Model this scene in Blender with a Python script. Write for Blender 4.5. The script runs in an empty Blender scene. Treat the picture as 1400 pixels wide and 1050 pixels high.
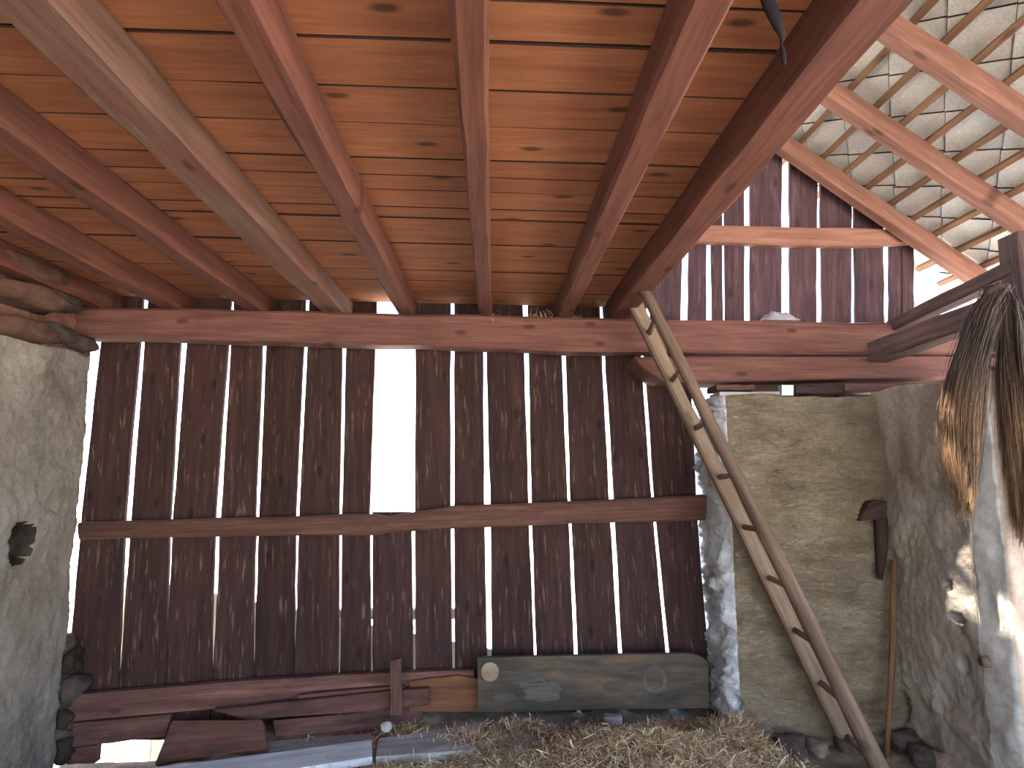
import bpy, bmesh, math, random
import numpy as np
from mathutils import Vector, Matrix, noise

random.seed(7)
SC = bpy.context.scene
COL = SC.collection

# ------------------------------------------------------------------ camera
H = 1.38                      # eye height above the barn floor (m)
F = 850.0                     # focal length in pixels of a 1400 x 1050 frame
PITCH, YAW = math.radians(8.0), math.radians(1.82)
cam_d = bpy.data.cameras.new('camera')
cam_d.sensor_fit = 'HORIZONTAL'
cam_d.sensor_width = 36.0
cam_d.lens = 36.0 * F / 1400.0
cam_d.clip_start = 0.05
cam_d.clip_end = 500
cam = bpy.data.objects.new('camera', cam_d)
COL.objects.link(cam)
cam.location = (0, 0, H)
cam.rotation_euler = (math.pi / 2 + PITCH, 0, -YAW)
SC.camera = cam

# ------------------------------------------------------------------ sky, sun, exposure
SUN_TRAVEL = Vector((0.334, 0.287, -0.898)).normalized()      # the way the sunlight travels
world = bpy.data.worlds.new('world')
SC.world = world
world.use_nodes = True
wn = world.node_tree
bg = wn.nodes['Background']
sky = wn.nodes.new('ShaderNodeTexSky')
sky.sky_type = 'NISHITA'
sky.sun_disc = False
sky.sun_elevation = math.asin(-SUN_TRAVEL.z)
sky.sun_rotation = math.atan2(-SUN_TRAVEL.x, -SUN_TRAVEL.y)
sky.air_density = 1.0
sky.dust_density = 1.2
sky.ozone_density = 0.6
wn.links.new(sky.outputs[0], bg.inputs[0])
bg.inputs[1].default_value = 0.42
sun_d = bpy.data.lights.new('sun', 'SUN')
sun_d.energy = 10.0
sun_d.color = (1.0, 0.90, 0.76)
sun_d.angle = math.radians(0.6)
sun = bpy.data.objects.new('sun', sun_d)
COL.objects.link(sun)
sun.rotation_euler = SUN_TRAVEL.to_track_quat('-Z', 'Y').to_euler()
SC.view_settings.view_transform = 'Standard'
SC.view_settings.look = 'None'
SC.view_settings.gamma = 1.0
SC.view_settings.use_curve_mapping = False
SC.view_settings.exposure = 2.08

# ------------------------------------------------------------------ pixel -> place
_f = Vector((math.sin(YAW) * math.cos(PITCH), math.cos(YAW) * math.cos(PITCH), math.sin(PITCH)))
_r = Vector((math.cos(YAW), -math.sin(YAW), 0))
_u = _r.cross(_f)
CAM = Vector((0, 0, H))

def ray(px, py):
    return _f * F + _r * (px - 700.0) + _u * (525.0 - py)

def P(px, py, Y=None, X=None, Z=None):
    d = ray(px, py)
    if Y is not None: t = Y / d.y
    elif X is not None: t = X / d.x
    else: t = (Z - H) / d.z
    return CAM + d * t

# ------------------------------------------------------------------ object helpers
def props(o, label=None, cat=None, group=None, kind=None):
    if label: o['label'] = label
    if cat: o['category'] = cat
    if group: o['group'] = group
    if kind: o['kind'] = kind
    return o

def empty(name, loc=(0, 0, 0)):
    o = bpy.data.objects.new(name, None)
    o.empty_display_size = 0.1
    COL.objects.link(o)
    o.location = loc
    return o

def link(name, me, mats, parent=None, matrix=None, smooth=False):
    if not isinstance(mats, (list, tuple)): mats = [mats]
    for m in mats:
        if m is not None: me.materials.append(m)
    if smooth:
        me.polygons.foreach_set('use_smooth', [True] * len(me.polygons))
    o = bpy.data.objects.new(name, me)
    COL.objects.link(o)
    if parent is not None:
        o.parent = parent
        pm = Matrix.Translation(parent.location) @ parent.rotation_euler.to_matrix().to_4x4() if parent.parent is None else WM[parent.name]
        loc = matrix or Matrix.Identity(4)
        o.matrix_basis = pm.inverted() @ loc
        WM[o.name] = loc
    else:
        if matrix is not None: o.matrix_basis = matrix
        WM[o.name] = matrix or Matrix.Identity(4)
    return o
WM = {}

def mesh(name, verts, faces):
    me = bpy.data.meshes.new(name)
    me.from_pydata([tuple(v) for v in verts], [], faces)
    me.update()
    return me

def frame(x, z, o):
    x = x.normalized()
    y = z.cross(x).normalized()
    z = x.cross(y)
    M = Matrix((x, y, z)).transposed().to_4x4()
    M.translation = o
    return M

def resample(pts, n):
    L = [0]
    for a, b in zip(pts, pts[1:]): L.append(L[-1] + (b - a).length)
    out = []
    for k in range(n):
        s = L[-1] * k / (n - 1)
        i = 0
        while i < len(pts) - 2 and L[i + 1] < s: i += 1
        d = L[i + 1] - L[i]
        out.append(pts[i].lerp(pts[i + 1], (s - L[i]) / d if d > 0 else 0))
    return out

def prof_mesh(name, rings, cap=True):
    n = len(rings[0]); V = []; Fc = []
    for r in rings: V += r
    for i in range(len(rings) - 1):
        for k in range(n):
            a = i * n + k; b = i * n + (k + 1) % n
            Fc.append((a, b, b + n, a + n))
    if cap:
        Fc.append(tuple(range(n - 1, -1, -1)))
        m = (len(rings) - 1) * n
        Fc.append(tuple(range(m, m + n)))
    return mesh(name, V, Fc)

def plank(name, A, B, nrm, th, mat, parent=None, n=None, rough=0.0015, ch=0.003, seed=None, edge=None):
    """A board whose front face runs between edge polylines A and B; nrm points out of the front face. Local X is the grain."""
    sd = random.random() * 100 if seed is None else seed
    if n is None: n = max(3, min(14, int((A[-1] - A[0]).length / 0.16) + 2))
    if len(A) != n or len(B) != n:
        if len(A) == len(B) and len(A) > n: n = len(A)
        A = resample(A, n); B = resample(B, n)
    x = ((A[-1] + B[-1]) - (A[0] + B[0]))
    M = frame(x, nrm, (A[0] + B[0]) / 2)
    Mi = M.inverted()
    rings = []
    for i, (a, b) in enumerate(zip(A, B)):
        a = Mi @ a; b = Mi @ b
        if a.y > b.y: a, b = b, a
        if rough:
            a.y += rough * 2 * noise.noise(Vector((sd, i * 0.9, 1.3)))
            b.y += rough * 2 * noise.noise(Vector((sd, i * 0.9, 7.7)))
            dz = rough * 2 * noise.noise(Vector((sd, i * 0.35, 3.1)))
        else: dz = 0
        c = ch
        rings.append([Vector((a.x, a.y + c, dz)), Vector((a.x, a.y, dz - c)), Vector((a.x, a.y, dz - th)),
                      Vector((b.x, b.y, dz - th)), Vector((b.x, b.y, dz - c)), Vector((b.x, b.y - c, dz))])
    o = link(name, prof_mesh(name, rings), [mat, edge] if edge else mat, parent, M)
    if edge:
        for pf in o.data.polygons:
            if pf.index < (len(rings) - 1) * 6 and pf.index % 6 in (0, 1, 3, 4): pf.material_index = 1
    return o

def beam(name, p0, p1, w, h, mat, parent=None, up=Vector((0, 0, 1)), n=None, rough=0.003, ch=0.008, taper=1.0, wob=0.0):
    """A squared timber, w wide across, h high along up, grain along local X, with rough arrises."""
    sd = random.random() * 100
    L = (p1 - p0).length
    if n is None: n = max(3, min(24, int(L / 0.15) + 2))
    M = frame(p1 - p0, up, p0)
    rings = []
    for i in range(n):
        t = i / (n - 1); x = t * L
        k = 1 + (taper - 1) * t
        a, b = w * k / 2, h * k / 2
        oy = wob * noise.noise(Vector((sd, t * 2.2, 0))); oz = wob * noise.noise(Vector((sd, t * 2.2, 9)))
        ring = []
        for j, (y, z) in enumerate(((-a + ch, -b), (a - ch, -b), (a, -b + ch), (a, b - ch), (a - ch, b), (-a + ch, b), (-a, b - ch), (-a, -b + ch))):
            ring.append(Vector((x, y + oy + rough * 2 * noise.noise(Vector((sd + j // 2, x * 4, 1))),
                                z + oz + rough * 2 * noise.noise(Vector((sd + j // 2, x * 4, 5))))))
        rings.append(ring)
    return link(name, prof_mesh(name, rings), mat, parent, M)

def pole(name, pts, radii, mat, parent=None, n=None, k=10, rough=0.002, squash=1.0, smooth=True):
    """A round, slightly knobbly stick along pts; local X follows the grain."""
    sd = random.random() * 100
    x = pts[-1] - pts[0]
    M = frame(x, Vector((0, 1, 0)) if abs(x.normalized().y) < 0.8 else Vector((0, 0, 1)), pts[0])
    Mi = M.inverted()
    n = n or max(3, int(x.length / 0.12) + 2)
    Q = [Mi @ q for q in resample(pts, n)]
    rings = []
    for i, q in enumerate(Q):
        t = i / (n - 1) * (len(radii) - 1); a = min(int(t), len(radii) - 2)
        r = radii[a] + (radii[a + 1] - radii[a]) * (t - a)
        ring = []
        for j in range(k):
            an = 2 * math.pi * j / k
            rr = r + rough * 2 * noise.noise(Vector((sd + math.cos(an), q.x * 5, math.sin(an))))
            ring.append(Vector((q.x, q.y + rr * math.cos(an), q.z + rr * squash * math.sin(an))))
        rings.append(ring)
    return link(name, prof_mesh(name, rings), mat, parent, M, smooth)

def lump(name, c, size, mat, parent=None, rough=0.25, sub=2, seed=None, rot=0.0, box=0.0):
    """A stone-like lump; box > 0 squares it."""
    sd = random.random() * 100 if seed is None else seed
    bm = bmesh.new()
    bmesh.ops.create_icosphere(bm, subdivisions=sub, radius=1)
    for v in bm.verts:
        d = v.co.normalized()
        if box:
            m = max(abs(d.x), abs(d.y), abs(d.z))
            d = d.lerp(d / m, box)
        d = d * (1 + rough * noise.noise(v.co * 1.6 + Vector((sd, sd, 0))))
        v.co = Vector((d.x * size[0], d.y * size[1], d.z * size[2])) * 0.5
    me = bpy.data.meshes.new(name); bm.to_mesh(me); bm.free()
    M = Matrix.Rotation(rot, 4, 'Z'); M.translation = c
    return link(name, me, mat, parent, M, True)

# ------------------------------------------------------------------ materials
def srgb(r, g, b):
    f = lambda c: (c / 255 / 12.92) if c / 255 <= 0.04045 else ((c / 255 + 0.055) / 1.055) ** 2.4
    return (f(r), f(g), f(b), 1)

class NT:
    def __init__(s, name, rough=0.85, spec=0.2):
        s.m = bpy.data.materials.new(name); s.m.use_nodes = True
        s.t = s.m.node_tree; s.b = s.t.nodes['Principled BSDF']
        s.b.inputs['Roughness'].default_value = rough
        s.b.inputs['Specular IOR Level'].default_value = spec
    def n(s, ty, **kw):
        o = s.t.nodes.new('ShaderNode' + ty)
        for k, v in kw.items():
            if hasattr(o, k): setattr(o, k, v)
            else: o.inputs[k].default_value = v
        return o
    def l(s, a, b): s.t.links.new(a, b)
    def ramp(s, fac, stops):
        r = s.n('ValToRGB'); e = r.color_ramp.elements
        while len(e) < len(stops): e.new(0.5)
        for q, (p, c) in zip(e, stops): q.position = p; q.color = c
        s.l(fac, r.inputs[0]); return r.outputs[0]
    def mix(s, fac, a, b, mode='MIX'):
        x = s.n('MixRGB', blend_type=mode)
        for i, v in enumerate((fac, a, b)):
            if hasattr(v, 'links'): s.l(v, x.inputs[i])
            else: x.inputs[i].default_value = v
        return x.outputs[0]
    def coords(s, scale, rnd=True):
        tc = s.n('TexCoord'); mp = s.n('Mapping'); mp.inputs['Scale'].default_value = scale
        if rnd:
            oi = s.n('ObjectInfo'); mu = s.n('Math', operation='MULTIPLY'); mu.inputs[1].default_value = 53.0
            s.l(oi.outputs['Random'], mu.inputs[0])
            ad = s.n('VectorMath', operation='ADD')
            s.l(tc.outputs['Object'], ad.inputs[0]); s.l(mu.outputs[0], ad.inputs[1]); s.l(ad.outputs[0], mp.inputs[0])
        else: s.l(tc.outputs['Object'], mp.inputs[0])
        return mp.outputs[0]
    def noise(s, vec, scale, detail=5, rough=0.6, dist=0.0):
        x = s.n('TexNoise'); x.inputs['Scale'].default_value = scale; x.inputs['Detail'].default_value = detail
        x.inputs['Roughness'].default_value = rough; x.inputs['Distortion'].default_value = dist
        s.l(vec, x.inputs['Vector']); return x.outputs['Fac']
    def bump(s, h, strength, dist=0.01, prev=None):
        b = s.n('Bump'); b.inputs['Strength'].default_value = strength; b.inputs['Distance'].default_value = dist
        s.l(h, b.inputs['Height'])
        if prev is not None: s.l(prev, b.inputs['Normal'])
        return b.outputs[0]

def wood(name, dark, mid, light, grain=16, vary=0.3, stain=(60, 45, 40), stain_amt=0.5, knots=0.5, bump=0.35, rough=0.85, spec=0.15, streak=None, streak_amt=0.6):
    N = NT(name, rough, spec)
    g = N.noise(N.coords((0.9, grain, grain)), 2.6, 7, 0.68, 0.25)
    col = N.ramp(g, [(0.28, srgb(*dark)), (0.5, srgb(*mid)), (0.74, srgb(*light))])
    fine = N.noise(N.coords((4, 120, 120)), 1.0, 2, 0.5)
    col = N.mix(0.22, col, N.ramp(fine, [(0.35, (0.25, 0.25, 0.25, 1)), (0.65, (1, 1, 1, 1))]), 'MULTIPLY')
    st = N.noise(N.coords((1.1, 3.2, 3.2)), 2.2, 4, 0.6, 0.6)
    stf = N.ramp(st, [(0.46, (0, 0, 0, 1)), (0.72, (stain_amt,) * 3 + (1,))])
    col = N.mix(stf, col, srgb(*stain))
    if streak:
        sk = N.noise(N.coords((3.2, 28, 28)), 2.0, 3, 0.55)
        col = N.mix(N.ramp(sk, [(0.60, (0, 0, 0, 1)), (0.72, (streak_amt,) * 3 + (1,))]), col, srgb(*streak))
    if knots:
        vo = N.n('TexVoronoi'); vo.voronoi_dimensions = '2D'; vo.inputs['Scale'].default_value = 1.0
        N.l(N.coords((2.6, 6.5, 6.5)), vo.inputs['Vector'])
        sx = N.n('SeparateColor'); N.l(vo.outputs['Color'], sx.inputs[0])
        pick = N.n('Math', operation='GREATER_THAN'); pick.inputs[1].default_value = 0.62; N.l(sx.outputs[0], pick.inputs[0])
        kf = N.ramp(vo.outputs['Distance'], [(0.05, (knots,) * 3 + (1,)), (0.12, (0, 0, 0, 1))])
        mk = N.n('Math', operation='MULTIPLY'); N.l(kf, mk.inputs[0]); N.l(pick.outputs[0], mk.inputs[1])
        col = N.mix(mk.outputs[0], col, srgb(*[c * 0.5 for c in dark]))
    oi = N.n('ObjectInfo'); mr = N.n('MapRange'); mr.inputs['To Min'].default_value = 1 - vary; mr.inputs['To Max'].default_value = 1 + vary
    N.l(oi.outputs['Random'], mr.inputs['Value'])
    hs = N.n('HueSaturation'); N.l(col, hs.inputs['Color']); N.l(mr.outputs[0], hs.inputs['Value'])
    N.l(hs.outputs[0], N.b.inputs['Base Color'])
    b = N.bump(g, bump, 0.006); b = N.bump(fine, bump * 0.5, 0.002, b)
    N.l(b, N.b.inputs['Normal'])
    return N.m

def plaster(name, c0, c1, c2, stain=None, stain_amt=0.6, s=1.0, bump=0.6, layered=False):
    N = NT(name, 0.95, 0.05)
    v = N.coords((1, 1, 1), False)
    vl = N.coords((1, 1, 2.6), False) if layered else v
    big = N.noise(vl, 2.4 * s, 6, 0.62, 0.4)
    col = N.ramp(big, [(0.30, srgb(*c0)), (0.5, srgb(*c1)), (0.70, srgb(*c2))])
    sp = N.noise(v, 38 * s, 4, 0.7)
    col = N.mix(0.45, col, N.ramp(sp, [(0.3, (0.45, 0.43, 0.41, 1)), (0.62, (1, 1, 1, 1))]), 'MULTIPLY')
    if stain:
        st = N.noise(v, 1.3 * s, 3, 0.5, 0.3)
        col = N.mix(N.ramp(st, [(0.48, (0, 0, 0, 1)), (0.66, (stain_amt,) * 3 + (1,))]), col, srgb(*stain))
    N.l(col, N.b.inputs['Base Color'])
    m = N.noise(vl, 14 * s, 6, 0.7, 0.5)
    b = N.bump(m, bump, 0.07 if layered else 0.035); b = N.bump(sp, bump * 0.6, 0.008, b)
    N.l(b, N.b.inputs['Normal'])
    return N.m

def fibres(name, stops, rough=0.7, translucent=0.25, along=None):
    N = NT(name, rough, 0.25)
    ge = N.n('NewGeometry')
    col = N.ramp(ge.outputs['Random Per Island'], stops)
    if along:
        tc = N.n('TexCoord'); sp = N.n('SeparateXYZ'); N.l(tc.outputs['Object'], sp.inputs[0])
        ad = N.n('Math', operation='MULTIPLY_ADD'); ad.inputs[1].default_value = 0.16
        N.l(ge.outputs['Random Per Island'], ad.inputs[0]); N.l(sp.outputs['Z'], ad.inputs[2])
        mr = N.n('MapRange'); mr.inputs['From Min'].default_value = along[0]; mr.inputs['From Max'].default_value = along[1]
        N.l(ad.outputs[0], mr.inputs['Value'])
        dk = N.ramp(ge.outputs['Random Per Island'], along[2])
        col = N.mix(mr.outputs[0], col, dk)
    N.l(col, N.b.inputs['Base Color'])
    tr = N.n('BsdfTranslucent'); N.l(col, tr.inputs['Color'])
    mx = N.n('MixShader'); mx.inputs[0].default_value = translucent
    out = N.t.nodes['Material Output']
    N.l(N.b.outputs[0], mx.inputs[1]); N.l(tr.outputs[0], mx.inputs[2]); N.l(mx.outputs[0], out.inputs['Surface'])
    return N.m

M = {}
M['ceil'] = wood('pine_ceiling_board', (128, 77, 51), (152, 95, 64), (164, 109, 74), grain=8, vary=0.09, stain=(123, 75, 51), stain_amt=0.5, knots=0.85, bump=0.2, spec=0.2)
M['joist'] = wood('reddish_joist_wood', (79, 46, 37), (100, 61, 49), (116, 73, 60), grain=12, vary=0.08, stain=(76, 48, 42), stain_amt=0.5, knots=0.6)
M['joist_grey'] = wood('greyed_joist_wood', (80, 58, 48), (104, 77, 65), (121, 93, 77), grain=10, vary=0.05, stain=(102, 58, 46), stain_amt=0.8, knots=0.6)
M['beam'] = wood('reddish_beam_wood', (81, 51, 46), (104, 69, 61), (124, 86, 76), grain=12, vary=0.05, stain=(75, 50, 46), stain_amt=0.5, knots=0.6)
M['rafter'] = wood('pinkish_rafter_wood', (108, 73, 61), (134, 94, 80), (152, 111, 95), grain=12, vary=0.08, stain=(108, 77, 65), stain_amt=0.5, knots=0.6)
M['batten'] = wood('roof_batten_wood', (99, 72, 53), (131, 98, 74), (158, 125, 99), grain=20, vary=0.22, stain=(94, 69, 56), stain_amt=0.5, knots=0.5)
M['plank'] = wood('dark_weathered_plank', (43, 28, 26), (58, 39, 36), (74, 51, 46), grain=12, vary=0.16, stain=(40, 29, 31), stain_amt=0.6, knots=0.6, bump=0.4, streak=(122, 98, 87), streak_amt=0.5)
M['rail'] = wood('brown_rail_wood', (65, 43, 37), (87, 59, 51), (109, 78, 67), grain=12, vary=0.1, stain=(52, 37, 34), stain_amt=0.6, knots=0.5)
M['gable'] = wood('gable_plank', (53, 36, 41), (74, 53, 57), (93, 71, 75), grain=13, vary=0.16, stain=(46, 35, 43), stain_amt=0.6, knots=0.5, streak=(114, 93, 93), streak_amt=0.4)
M['plate'] = wood('dark_plate_wood', (62, 47, 46), (88, 68, 65), (112, 88, 80), grain=13, vary=0.12, stain=(52, 42, 46), stain_amt=0.6, knots=0.6)
M['sill'] = wood('brown_loose_board', (68, 46, 41), (95, 65, 58), (120, 87, 77), grain=11, vary=0.16, stain=(52, 39, 39), stain_amt=0.6, knots=0.5)
M['orange'] = wood('orange_loose_board', (80, 51, 36), (108, 71, 50), (129, 89, 63), grain=10, vary=0.05, stain=(71, 46, 35), stain_amt=0.6, knots=0.5)
M['greyboard'] = wood('grey_floor_board', (120, 116, 114), (150, 146, 144), (176, 172, 170), grain=12, vary=0.1, stain=(96, 90, 88), stain_amt=0.6, knots=0.4)
M['palegrey'] = wood('pale_grey_board', (164, 166, 172), (196, 198, 204), (220, 222, 228), grain=12, vary=0.03, stain=(140, 138, 142), stain_amt=0.5, knots=0.3)
M['ladder_flat'] = wood('ladder_half_log', (97, 79, 64), (122, 102, 86), (142, 123, 104), grain=12, vary=0.04, stain=(80, 66, 57), stain_amt=0.5, knots=0.5)
M['ladder_round'] = wood('ladder_round_pole', (71, 55, 47), (94, 76, 64), (116, 95, 80), grain=12, vary=0.04, stain=(57, 45, 39), stain_amt=0.6, knots=0.5)
M['panel'] = wood('dark_green_black_panel', (46, 42, 38), (64, 58, 51), (88, 78, 67), grain=5, vary=0.02, stain=(100, 80, 64), stain_amt=0.7, knots=0, bump=0.15, rough=0.8, spec=0.1)
M['panelmark'] = wood('worn_pale_mark', (108, 92, 78), (132, 114, 98), (150, 132, 114), grain=5, vary=0.05, stain=(92, 78, 66), stain_amt=0.6, knots=0)
M['panelmark2'] = wood('worn_dim_mark', (59, 55, 50), (77, 71, 65), (94, 86, 79), grain=4, vary=0.08, stain=(50, 48, 45), stain_amt=0.8, knots=0)
M['darkwood'] = wood('dark_tool_wood', (36, 26, 25), (54, 40, 37), (72, 55, 49), grain=14, vary=0.1, knots=0.2, stain=(30, 24, 24))
M['stick'] = wood('brown_stick_wood', (74, 50, 36), (99, 70, 50), (122, 91, 68), grain=14, vary=0.05, knots=0.3, stain=(64, 44, 34))
M['fence'] = wood('pale_outdoor_board', (150, 142, 124), (190, 182, 160), (214, 208, 190), grain=9, vary=0.12, stain=(128, 118, 100), stain_amt=0.4, knots=0.4)
M['board_edge'] = wood('shade_dark_board_edge', (44, 30, 24), (58, 40, 32), (74, 52, 42), knots=0, stain=(40, 28, 24))  # board edges coloured dark to put shade into the ceiling seams
M['grey_plaster'] = plaster('rough_grey_plaster', (100, 92, 85), (129, 119, 111), (147, 138, 131), stain=(117, 106, 93), stain_amt=0.6, bump=0.55)
M['clay'] = plaster('straw_clay_render', (130, 113, 94), (159, 141, 118), (180, 164, 140), stain=(134, 121, 105), stain_amt=0.6, bump=1.0, layered=True, s=1.3)
M['lime'] = plaster('limewashed_reveal', (150, 150, 154), (188, 188, 192), (208, 208, 212), bump=0.7)
M['grey_right'] = plaster('greyish_clay_plaster', (113, 102, 91), (140, 129, 118), (160, 151, 141), stain=(134, 130, 127), stain_amt=0.7, bump=0.45)
M['smooth_band'] = plaster('smooth_grey_plaster', (158, 156, 153), (179, 177, 173), (192, 190, 186), bump=0.12)
M['pink_end'] = plaster('pinkish_plaster', (144, 124, 110), (162, 143, 129), (174, 157, 143), bump=0.25)
M['stone'] = plaster('rubble_stone', (96, 80, 72), (128, 108, 98), (156, 138, 126), s=3, bump=0.6)
M['stone_dark'] = plaster('dark_stone', (58, 50, 46), (80, 70, 64), (100, 88, 80), s=3, bump=0.6)
M['stone_white'] = plaster('white_stone', (135, 131, 128), (157, 153, 149), (173, 169, 166), s=4, bump=0.3)
M['brick'] = plaster('brown_brick', (76, 56, 48), (96, 72, 62), (112, 88, 76), s=3, bump=0.5)
M['shade_dark'] = plaster('shade_dark_stone', (44, 38, 34), (58, 51, 46), (74, 66, 59), s=4, bump=0.6)  # dark tone standing for shade in the wall hole and jamb strip
M['brown_clay'] = plaster('brown_clay_masonry', (98, 66, 54), (126, 90, 76), (148, 112, 96), s=2, bump=0.8)
M['tile'] = plaster('cement_roof_slate', (198, 193, 184), (220, 216, 208), (232, 230, 225), stain=(190, 181, 170), stain_amt=0.5, s=1.6, bump=0.12)
M['slate_edge'] = plaster('shade_dark_slate_edge', (52, 46, 42), (70, 62, 56), (88, 80, 72), s=4, bump=0.3)  # dark rims paint the contact shadows where slates overlap
M['dirt'] = plaster('earth_floor', (110, 96, 84), (138, 122, 106), (160, 144, 126), s=2.5, bump=0.8)
M['ground'] = plaster('outdoor_ground', (206, 200, 184), (224, 219, 206), (234, 230, 220), s=0.6, bump=0.3)
M['slab'] = plaster('concrete_slab', (104, 98, 94), (126, 120, 116), (142, 136, 130), s=3, bump=0.25)
M['cloth'] = plaster('grey_rag', (120, 116, 124), (146, 142, 150), (166, 162, 170), s=3, bump=0.2)
M['metal'] = NT('galvanised_metal', 0.4, 0.5).m
M['metal'].node_tree.nodes['Principled BSDF'].inputs['Base Color'].default_value = srgb(200, 206, 214)
M['metal'].node_tree.nodes['Principled BSDF'].inputs['Metallic'].default_value = 0.6
M['twine'] = NT('black_twine', 0.9, 0.1).m
M['twine'].node_tree.nodes['Principled BSDF'].inputs['Base Color'].default_value = srgb(30, 24, 30)
M['hay'] = fibres('hay_blades', [(0.0, srgb(120, 94, 70)), (0.4, srgb(164, 136, 106)), (0.75, srgb(198, 174, 140)), (1.0, srgb(226, 210, 182))])
M['hay_base'] = plaster('hay_litter', (92, 70, 50), (124, 98, 72), (152, 124, 94), s=6, bump=1.0)
DARKF = [(0.0, srgb(44, 34, 32)), (0.6, srgb(76, 62, 56)), (1.0, srgb(112, 94, 82))]

# ------------------------------------------------------------------ main planes of the barn
YP = 3.70                                   # inner face of the vertical planks
YB = 3.46                                   # front face of the tie beam
YQ = 3.34                                   # front face of the stone pier
XL = P(112, 660, Y=3.60).x                  # inner face of the left wall
XR = P(1213, 700, Y=YQ).x                   # inner face of the right wall
JAMB_Y = P(1368, 700, X=XR).y               # where the right wall stops at the doorway
_a, _b = P(130, 419, Y=YB), P(870, 436, Y=YB)
ZS = (_b.z - _a.z) / (_b.x - _a.x)
def zj(x): return _a.z + ZS * (x - _a.x)    # underside of the joists (the old barn sags to the right)
JH = 0.115
def zc(x): return zj(x) + JH                # underside of the ceiling boards
Z_PIER = P(1100, 541, Y=YQ).z
Z_LEFT = P(60, 470, X=XL).z
Z_RIGHT = P(1260, 523, X=XR).z
FRONT = Vector((0, -1, 0))
BACK_END = -2.5                             # the barn is open towards the yard behind the camera

# ------------------------------------------------------------------ ground and floor
def grid_mesh(name, xs, ys, hf):
    V = [(x, y, hf(x, y)) for y in ys for x in xs]
    nx = len(xs)
    Fc = [(j * nx + i, j * nx + i + 1, (j + 1) * nx + i + 1, (j + 1) * nx + i) for j in range(len(ys) - 1) for i in range(nx - 1)]
    return mesh(name, V, Fc)

def lin(a, b, n): return [a + (b - a) * k / (n - 1) for k in range(n)]

o = link('outdoor_ground', grid_mesh('outdoor_ground', lin(-300, 300, 81), lin(-200, 400, 81),
    lambda x, y: -0.7 + 0.15 * noise.noise(Vector((x * 0.1, y * 0.1, 0)))), M['ground'], smooth=True)
props(o, 'pale dry ground outside the barn, seen through the gaps', kind='structure')
def floor_z(x, y):
    t = max(0.0, min(1.0, (-1.30 - x) / 0.45)); t = t * t * (3 - 2 * t)
    u = max(0.0, min(1.0, (y - 3.45) / 0.15)) * max(0.0, min(1.0, (x + 0.7) / 0.2))
    return -0.21 * t + 0.05 * u
o = link('floor', grid_mesh('floor', lin(XL - 0.05, XR + 0.45, 90), lin(BACK_END, 2.7, 30)[:-1] + lin(2.7, YP + 0.06, 40),
    lambda x, y: floor_z(x, y) + 0.012 * noise.noise(Vector((x * 3, y * 3, 2))) + 0.010 * noise.noise(Vector((x * 11, y * 11, 5)))), M['dirt'], smooth=True)
props(o, 'trodden earth floor of the barn', kind='structure')

# ------------------------------------------------------------------ rough masonry
def rough_wall(name, path, z0, z1, dz, mats, amp=0.02, recess=(), top_in=0.45, fscale=1.0, topvar=0.02, layered=False, rag=0.0, shade_dark=False):
    """path: list of (x, y, step, slot): a wall skin along a plan polyline, the outside to the left of travel turned out by noise."""
    S = []; slots = []; Nn = []
    for k in range(len(path) - 1):
        a = Vector(path[k][:2]); b = Vector(path[k + 1][:2])
        d = (b - a); n = max(1, int(d.length / path[k][2])); nr = Vector((d.y, -d.x)).normalized()
        for i in range(n):
            S.append(a.lerp(b, i / n)); slots.append(path[k][3])
            if i == 0 and k > 0:
                pd = a - Vector(path[k - 1][:2]); pn = Vector((pd.y, -pd.x)).normalized()
                Nn.append((nr + pn).normalized())
            else: Nn.append(nr)
    S.append(Vector(path[-1][:2])); Nn.append(nr); slots.append(slots[-1])
    nz = int((z1 - z0) / dz) + 1
    V = []; Fc = []; fm = []; DEEP = []
    for j in range(nz + 2):
        z = z0 + (z1 - z0) * min(j, nz) / nz
        for s, nr in zip(S, Nn):
            p = Vector((s.x, s.y, z)) * fscale
            q = Vector((p.x, p.y, p.z * 2.4)) if layered else p
            h = amp * (0.9 * noise.noise(q * 2.6) + 0.8 * noise.noise(q * 7 + Vector((3, 1, 5))) + 0.55 * abs(noise.noise(q * 19)) + 0.3 * noise.noise(q * 42))
            if rag:
                w = q + Vector((0.25 * noise.noise(q * 3), 0, 0.35 * noise.noise(q * 4 + Vector((7, 0, 0)))))
                sw = (w.z * 3.4 + 1.6 * noise.noise(w * 3.3)) % 1.0
                h += rag * (sw if sw < 0.88 else (1 - sw) * 7.3) * (0.5 + noise.noise(q * 5 + Vector((0, 9, 0)))) + rag * 0.6 * max(0, noise.noise(w * 24))
            for (c, r, dep) in recess:
                dd = (Vector((s.x, s.y, z)) - c); e = math.sqrt((Vector((dd.x, dd.y)).length / r[0]) ** 2 + (dd.z / r[1]) ** 2)
                e += 0.25 * noise.noise(p * 14)
                if e < 1.05: h -= dep * max(0, min(1, (1.05 - e) / 0.15))
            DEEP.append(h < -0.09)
            off = h if j <= nz else -top_in
            zz = z + (topvar * noise.noise(Vector((s.x * 5, s.y * 5, 8))) * (j / nz) ** 3 if j <= nz else 0.0)
            V.append((s.x + nr.x * off, s.y + nr.y * off, zz))
    n = len(S)
    for j in range(nz + 1):
        for i in range(n - 1):
            Fc.append((j * n + i, j * n + i + 1, (j + 1) * n + i + 1, (j + 1) * n + i)); fm.append(slots[i])
    me = mesh(name, V, Fc)
    o = link(name, me, mats, None, None, True)
    fm = [len(mats) - 1 if shade_dark and any(DEEP[v] for v in f) else m for f, m in zip(Fc, fm)]  # deep recess faces get the dark tone painted as shade
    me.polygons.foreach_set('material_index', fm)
    return o

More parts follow.
